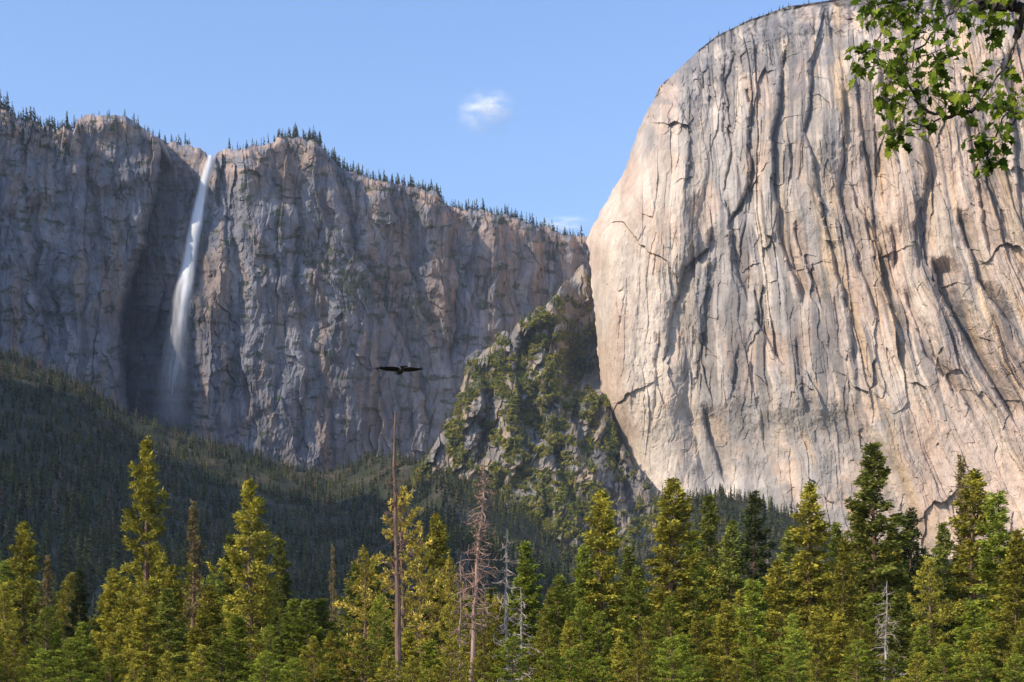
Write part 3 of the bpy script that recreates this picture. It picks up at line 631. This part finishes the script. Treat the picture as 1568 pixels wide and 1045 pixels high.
# ---------------------------------------------------------------- soaring bird
m, nt, N, L = newmat('dark_feathers'); out = N.new('ShaderNodeOutputMaterial'); b = N.new('ShaderNodeBsdfPrincipled'); b.inputs['Roughness'].default_value = .7
tx = N.new('ShaderNodeTexNoise'); tx.inputs['Scale'].default_value = 14; cr = N.new('ShaderNodeValToRGB'); cr.color_ramp.elements[0].color = (.012, .009, .007, 1); cr.color_ramp.elements[1].color = (.04, .03, .022, 1)
L.new(tx.outputs['Fac'], cr.inputs[0]); L.new(cr.outputs[0], b.inputs['Base Color']); L.new(b.outputs[0], out.inputs[0]); M_f = m
A = Acc()
yb = np.array([-.34, -.28, -.18, -.05, .08, .18, .25, .30, .345, .375, .40]); rb = np.array([.015, .05, .09, .115, .11, .08, .055, .052, .045, .022, .004])
zb = np.array([0, 0, -.005, -.01, -.01, 0, .01, .01, .005, -.005, -.02])
V, Fc = tube(np.stack([0*yb, yb, zb], 1), rb, 10); A.add(V, Fc, 0, (1, 1, 1))
for sg in (-1, 1):
    xs_ = np.array([.03, .15, .3, .48, .62, .72]); le = np.array([.14, .17, .20, .19, .13, .08]); te = np.array([-.18, -.22, -.24, -.20, -.15, -.12]); zz = np.array([.03, .045, .06, .065, .07, .075])
    top = []
    for ch in np.linspace(0, 1, 6):
        yy = le*(1-ch)+te*ch; top.append(np.stack([sg*xs_, yy, zz+.03*math.sin(math.pi*ch)*(1-xs_)], 1))
    top = np.array(top); bot = top-np.array([0, 0, .02]); f = gridfaces(6, 6)
    A.add(top.reshape(-1, 3), f, 0, (1, 1, 1)); A.add(bot.reshape(-1, 3), f, 0, (1, 1, 1))
    ed = np.concatenate([top[0][None], bot[0][None]]); A.add(ed.reshape(-1, 3), gridfaces(2, 6), 0, (1, 1, 1))
    for k in range(6):
        y0 = .07-.036*k; an = math.radians(14-17*k); ln = .26-.015*k
        dv = np.array([sg*math.cos(an), math.sin(an), .10-.01*k]); sd = np.array([0, .026, 0]); p0 = np.array([sg*.70, y0, .073])
        A.add(np.array([p0-sd, p0+dv*ln*.6-sd*.9, p0+dv*ln, p0+dv*ln*.6+sd*.9]), np.array([[0, 1, 2, 3]]), 0, (1, 1, 1))
        A.add(np.array([p0-sd, p0+dv*ln*.6-sd*.9, p0+dv*ln*.6+sd*.9, p0+sd]), np.array([[0, 1, 2, 3]]), 0, (1, 1, 1))
for k in range(7):
    an = math.radians(-90+(k-3)*8); dv = np.array([math.cos(an), math.sin(an), -.06]); sd = np.array([.03, 0, .0]); p0 = np.array([.006*(k-3), -.26, .002*k])
    A.add(np.array([p0-sd*.5, p0+dv*.30-sd, p0+dv*.32+sd, p0+sd*.5]), np.array([[0, 1, 2, 3]]), 0, (1, 1, 1))
bird = add('soaring_bird', A.mesh('soaring_bird', [M_f]), tuple(W(613, 568, 46)))
bird.rotation_euler = (math.radians(-6), math.radians(-3), math.radians(20)); bird.scale = (.9, .9, .9)

# ---------------------------------------------------------------- small clouds (thin layered wisps)
def cloud(name, u, v, d, wx, wz, seed, amt):
    m, nt, N, L = newmat('cloud_'+str(seed)); out = N.new('ShaderNodeOutputMaterial'); df = N.new('ShaderNodeBsdfDiffuse'); df.inputs[0].default_value = (1, 1, 1, 1)
    tl = N.new('ShaderNodeBsdfTranslucent'); tl.inputs[0].default_value = (1, 1, 1, 1); ms = N.new('ShaderNodeMixShader'); ms.inputs[0].default_value = .2
    tr = N.new('ShaderNodeBsdfTransparent'); mx = N.new('ShaderNodeMixShader'); at = N.new('ShaderNodeAttribute'); at.attribute_name = 'dens'
    tc = N.new('ShaderNodeTexCoord'); n = N.new('ShaderNodeTexNoise'); n.inputs['Scale'].default_value = .010; n.inputs['Detail'].default_value = 6; n.inputs['Roughness'].default_value = .5; n.inputs['Distortion'].default_value = .3
    mr = N.new('ShaderNodeMapRange'); mr.inputs['From Min'].default_value = .30; mr.inputs['From Max'].default_value = .75
    ml = N.new('ShaderNodeMath'); ml.operation = 'MULTIPLY'; ml.use_clamp = True
    L.new(tc.outputs['Object'], n.inputs['Vector']); L.new(n.outputs['Fac'], mr.inputs['Value']); L.new(mr.outputs[0], ml.inputs[0]); L.new(at.outputs['Fac'], ml.inputs[1]); L.new(ml.outputs[0], mx.inputs[0])
    L.new(df.outputs[0], ms.inputs[1]); L.new(tl.outputs[0], ms.inputs[2]); L.new(tr.outputs[0], mx.inputs[1]); L.new(ms.outputs[0], mx.inputs[2]); L.new(mx.outputs[0], out.inputs[0])
    g = np.linspace(-1, 1, 61); X, Z = np.meshgrid(g, g); Vs = []; Fs = []; De = []
    for k in range(3):
        rr = np.sqrt(X**2+Z**2); Y = (k-1)*60+40*rr**2
        Vs.append(np.stack([X*wx, Y, Z*wz], -1).reshape(-1, 3)); Fs.append(gridfaces(61, 61)+k*3721)
        nz = fbm(X*1.6, Z*2.2, seed+k, 3)
        De.append((np.clip(1-rr, 0, 1)**1.2*(0.7+1.0*nz)*amt).clip(0, 1).ravel())
    return add(name, mesh_np(name, np.concatenate(Vs), np.concatenate(Fs), [m], None, smooth=True, attrs={'dens': np.concatenate(De)}), tuple(W(u, v, d)))
cloud('cloud', 746, 167, 7000, 165, 110, 5, .75)
cloud('cloud', 862, 346, 7500, 190, 60, 9, .5)

# ---------------------------------------------------------------- thin air haze filling the valley
m, nt, N, L = newmat('valley_haze'); out = N.new('ShaderNodeOutputMaterial'); vs = N.new('ShaderNodeVolumeScatter')
vs.inputs['Color'].default_value = (0.72, 0.84, 1.0, 1); vs.inputs['Density'].default_value = 2.9e-5; vs.inputs['Anisotropy'].default_value = 0.0
L.new(vs.outputs[0], out.inputs['Volume'])
hv = np.array([[sx*3500, -300 if sy < 0 else 4200, -60 if sz < 0 else 1700] for sz in (-1, 1) for sy in (-1, 1) for sx in (-1, 1)], float)
hf = np.array([[0, 2, 3, 1], [4, 5, 7, 6], [0, 1, 5, 4], [2, 6, 7, 3], [0, 4, 6, 2], [1, 3, 7, 5]])
add('valley_haze', mesh_np('valley_haze', hv, hf, [m]))

# ---------------------------------------------------------------- light, sky, camera
EL = 35.0; AZ = math.radians(-122.5)   # azimuth measured from +Y clockwise
S = Vector((math.sin(AZ)*math.cos(math.radians(EL)), math.cos(AZ)*math.cos(math.radians(EL)), math.sin(math.radians(EL))))
sl = bpy.data.lights.new('sun', 'SUN'); sl.energy = 5.0; sl.angle = math.radians(.5); sl.color = (1, .88, .715)
so = bpy.data.objects.new('sun', sl); bpy.context.scene.collection.objects.link(so); so.rotation_euler = S.to_track_quat('Z', 'Y').to_euler(); so.location = (0, 0, 500)
w_ = bpy.data.worlds.new('World'); bpy.context.scene.world = w_; w_.use_nodes = True
nt = w_.node_tree; bg = nt.nodes['Background']; sk = nt.nodes.new('ShaderNodeTexSky'); sk.sky_type = 'NISHITA'; sk.sun_disc = False
sk.sun_elevation = math.radians(EL); sk.sun_rotation = AZ % (2*math.pi); sk.altitude = 0; sk.air_density = 1.5; sk.dust_density = 1.0; sk.ozone_density = 2.5
vm = nt.nodes.new('ShaderNodeVectorMath'); vm.operation = 'MULTIPLY'; vm.inputs[1].default_value = (1.2, 1.32, 1.68)
nt.links.new(sk.outputs[0], vm.inputs[0]); nt.links.new(vm.outputs[0], bg.inputs[0]); bg.inputs[1].default_value = .15
cam = bpy.data.cameras.new('camera'); co = bpy.data.objects.new('camera', cam); bpy.context.scene.collection.objects.link(co)
cam.sensor_width = 36; cam.lens = 36*F/1568; cam.shift_y = (HV-522.5)/1568; cam.clip_start = .1; cam.clip_end = 40000
co.location = (0, 0, CZ); co.rotation_euler = (math.radians(90), 0, 0)
sc = bpy.context.scene; sc.camera = co; sc.view_settings.view_transform = 'Standard'; sc.view_settings.look = 'None'; sc.view_settings.exposure = 0
